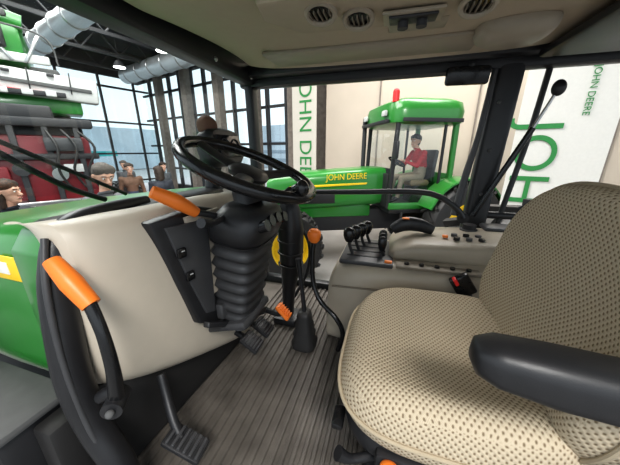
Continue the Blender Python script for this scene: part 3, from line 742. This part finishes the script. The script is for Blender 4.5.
for p in (6.5,8.5,10.5,12.5,14.5):
    k+=1;t=group('ceiling_truss')
    for z in (5.5,6.2):hb('chord_%d'%int(z*10),p,2.5,z,.1,11.4,.1,'dark',t)
    for i in range(9):
        a=H(p,-2.8+i*1.2,5.5);b=H(p,-2.2+i*1.2,6.2);c=H(p,-1.6+i*1.2,5.5);cyl('web_%da'%i,a,b,.03,'dark',t,6);cyl('web_%db'%i,b,c,.03,'dark',t,6)
g=group('ventilation_duct');cyl('duct_pipe',H(6.0,6.6,5.3),H(14.5,6.6,5.3),.32,'galv',g,24)
for i in range(9):ringtorus('duct_flange_%d'%i,H(6+i,6.6,5.3),e1,.325,.025,'steel',g,24,6)
g=group('ventilation_duct');cyl('duct_pipe',H(6.0,3.2,5.2),H(15,3.2,5.2),.28,'galv',g,24)
for i in range(9):ringtorus('duct_flange_%d'%i,H(6+i,3.2,5.2),e1,.285,.025,'steel',g,24,6)
for i,(p,q) in enumerate([(9,5.3),(12,5.3),(9.5,1.5),(12,2.2),(7,4.3)]):
    g=group('pendant_lamp');cyl('shade',H(p,q,5.0),H(p,q,5.2),.22,'dark',g,24,.1);cyl('lens',H(p,q,4.985),H(p,q,5.0),.19,'lamp',g,24);cyl('cord',H(p,q,5.2),H(p,q,6.5),.01,'dark',g,6)
rbox('outside_ground',(-30,20,-.12),(120,100,.1),'asph',None,0)
for i,(p,q,z,sx_,sz_) in enumerate([(34,4,1.6,3,3.4),(36,14,2.2,4,4.4),(20,30,2.5,12,5),(8,32,2,8,4)]):
    g=group('distant_building');hb('block',p,q,z,sx_,8,sz_,'bldg',g)
    for k in range(3):hb('window_band_%d'%k,p,q-4.02,.9+k*1.0,sx_*.9,.05,.4,'bband',g)
hb('roadside_sign',26,7,1.8,.2,6,.4,'teal')
g=group('reception_counter');hb('counter_body',7.9,6.4,.55,1.4,.6,1.1,'white',g,.03);hb('counter_top',7.9,6.4,1.12,1.5,.7,.05,'lgrey',g,.01)

# machines on the left
RZ=math.radians(58)
g=group('combine_harvester',(-6.1,3.7,0),RZ)
B=lambda nm,l,s,m,b=.03,rot=(0,0,0):rbox(nm,l,s,m,g,b,rot)
B('grain_tank',(-1.5,1.2,3.9),(2.6,2.0,.75),'green',.08);B('tank_edge',(-1.2,.15,3.60),(2.6,.1,.14),'lgrey');B('tank_lid',(-1.4,.9,4.32),(2.2,1.6,.12),'mgrey',.04,(.1,0,0))
B('side_panel',(-.75,.1,3.22),(2.9,.25,.42),'lgrey',.05,(0,.06,0));B('panel_line',(-.75,-.04,3.22),(2.7,.03,.06),'mgrey',.005,(0,.06,0));B('panel_stripe',(-.9,-.04,3.08),(1.8,.03,.05),'redb',.005,(0,.06,0))
B('green_lower',(-.9,.4,2.86),(2.6,.6,.28),'green',.04);B('body_core',(-1.1,1.6,2.3),(2.6,1.8,2.6),'mgrey',.06)
B('louvre_panel',(-1.0,.05,3.9),(1.2,.1,.4),'black')
for i in range(6):B('louvre_%d'%i,(-1.0,-.02,3.74+.06*i),(1.1,.05,.02),'mgrey',.003)
for i in range(5):B('panel_seam_%d'%i,(-1.9+.55*i,-.045,3.24),(.02,.02,.36),'dark',.002,(0,.06,0))
for i in range(4):B('panel_latch_%d'%i,(-1.6+.55*i,-.055,3.34),(.10,.02,.05),'dark',.005,(0,.06,0))
B('tank_strut_1',(-.1,.1,3.75),(.05,.05,.5),'steel',.01,(0,.5,0));B('tank_strut_2',(-.5,.1,3.75),(.05,.05,.5),'steel',.01,(0,-.5,0));B('work_light_bar',(-.4,-.1,3.02),(1.2,.08,.08),'dark',.01)
for i in range(4):B('work_light_%d'%i,(-.9+.3*i,-.15,3.02),(.14,.05,.09),'lgrey',.01)
tube('unloading_auger',[(-.9,.4,4.1),(-.5,.3,4.2),(-.15,.3,4.15)],.14,'green',g,seg=18)
tube('hand_rail',[(-1.4,-.1,3.5),(-1.4,-.15,3.95),(0,-.15,3.95),(.2,-.1,3.5)],.015,'mgrey',g)
wheel('drive_near',(-1.6,.95,.9),.9,.6,g,side=-1);wheel('steer_near',(.9,1.6,.6),.6,.4,g,side=-1)
g=group('red_baler',(-5.7,3.45,0),RZ)
B=lambda nm,l,s,m,b=.03,rot=(0,0,0):rbox(nm,l,s,m,g,b,rot)
B('main_body',(-.85,.05,1.45),(2.4,.4,1.7),'red',.06);B('top_beam',(-.7,-.1,2.50),(2.3,.3,.14),'dark');B('mid_beam',(-.7,-.2,1.95),(2.3,.08,.10),'dark')
B('upper_frame',(-.85,.15,2.33),(2.3,.3,.22),'dark',.03);B('side_shield',(-1.2,-.22,1.5),(.9,.06,.6),'red',.05);B('tool_rack',(.0,-.24,2.15),(.5,.08,.22),'grey',.02)
for i in range(6):B('rib_%d'%i,(-1.8+.40*i,-.18,1.5),(.08,.1,1.9),'dark',.01)
B('white_plate',(.05,-.22,1.75),(.26,.03,.14),'lgrey',.005);B('hopper',(-.9,.05,2.65),(1.7,.5,.22),'dark',.04)
B('tine_bar',(-.7,-.45,1.2),(2.3,.08,.08),'steel',.01);B('tine_arm',(-.7,-.3,1.2),(.1,.3,.08),'steel',.01)
for i in range(13):tube('tine_%d'%i,[(-1.75+.17*i,-.45,1.2),(-1.75+.17*i,-.6,1.0),(-1.75+.17*i,-.5,.75)],.012,'steel',g,seg=6)
for s in (-1,1):cyl('support_wheel_%d'%s,(-.85+s*.8,-.25,.4),(-.85+s*.8,.05,.4),.4,'rubber',g,28)
for i in range(3):tube('hydraulic_hose_%d'%i,[(.2-.2*i,-.2,2.4),(.4-.25*i,-.35,2.1),(.25-.2*i,-.3,1.7),(.35-.2*i,-.2,1.4)],.02,'rubber',g)
for i in range(4):cyl('sprocket_%d'%i,(-1.5+.45*i,-.26,1.75-.1*(i%2)),(-1.5+.45*i,-.20,1.75-.1*(i%2)),.11,'steel' if i%2 else 'dark',g,20)

# ================================================================== LIGHT
wd=bpy.data.worlds.new('world');scn.world=wd;wd.use_nodes=True;nt=wd.node_tree;bg=nt.nodes['Background']
tc=nt.nodes.new('ShaderNodeTexCoord');sp=nt.nodes.new('ShaderNodeSeparateXYZ');rp=nt.nodes.new('ShaderNodeValToRGB')
rp.color_ramp.elements[0].position=.42;rp.color_ramp.elements[0].color=(.50,.52,.54,1);rp.color_ramp.elements[1].position=.52;rp.color_ramp.elements[1].color=(.84,.93,1,1)
mp=nt.nodes.new('ShaderNodeMapRange');mp.inputs[1].default_value=-1;mp.inputs[2].default_value=1
nt.links.new(tc.outputs['Generated'],sp.inputs[0]);nt.links.new(sp.outputs[2],mp.inputs[0]);nt.links.new(mp.outputs[0],rp.inputs[0]);nt.links.new(rp.outputs[0],bg.inputs[0])
bg.inputs[1].default_value=1.25
def area(nm,loc,tgt,sx_,sy_,pw,col=(1,.98,.95)):
    l=bpy.data.lights.new(nm,'AREA');l.shape='RECTANGLE';l.size=sx_;l.size_y=sy_;l.energy=pw;l.color=col
    o=bpy.data.objects.new(nm,l);COL.objects.link(o);o.location=loc;o.rotation_euler=(V(tgt)-V(loc)).to_track_quat('-Z','Y').to_euler()
area('hall_light_1',(-4,2.5,6.3),(-4,2.5,0),6,3,650);area('hall_light_2',(1,5.5,6.3),(1,5.6,0),4,2,320);area('cab_fill_light',(1.2,-2.2,5.0),(.0,1.0,1.6),1.6,1.2,200)  # last one is an added fill light aimed into the cab, not a fixture
area('hall_light_4',(-9,6,6.2),(-9,6,0),5,3,350)
s=bpy.data.lights.new('daylight_sun','SUN');s.energy=1.6;s.angle=math.radians(12);s.color=(.95,.97,1)
so=bpy.data.objects.new('daylight_sun',s);COL.objects.link(so);so.location=(-10,15,10);so.rotation_euler=(V((.75,-.35,-.42))).to_track_quat('-Z','Y').to_euler()
scn.view_settings.view_transform='Standard'
try:scn.view_settings.look='Medium High Contrast'
except Exception:scn.view_settings.look='None'
scn.view_settings.exposure=0.08
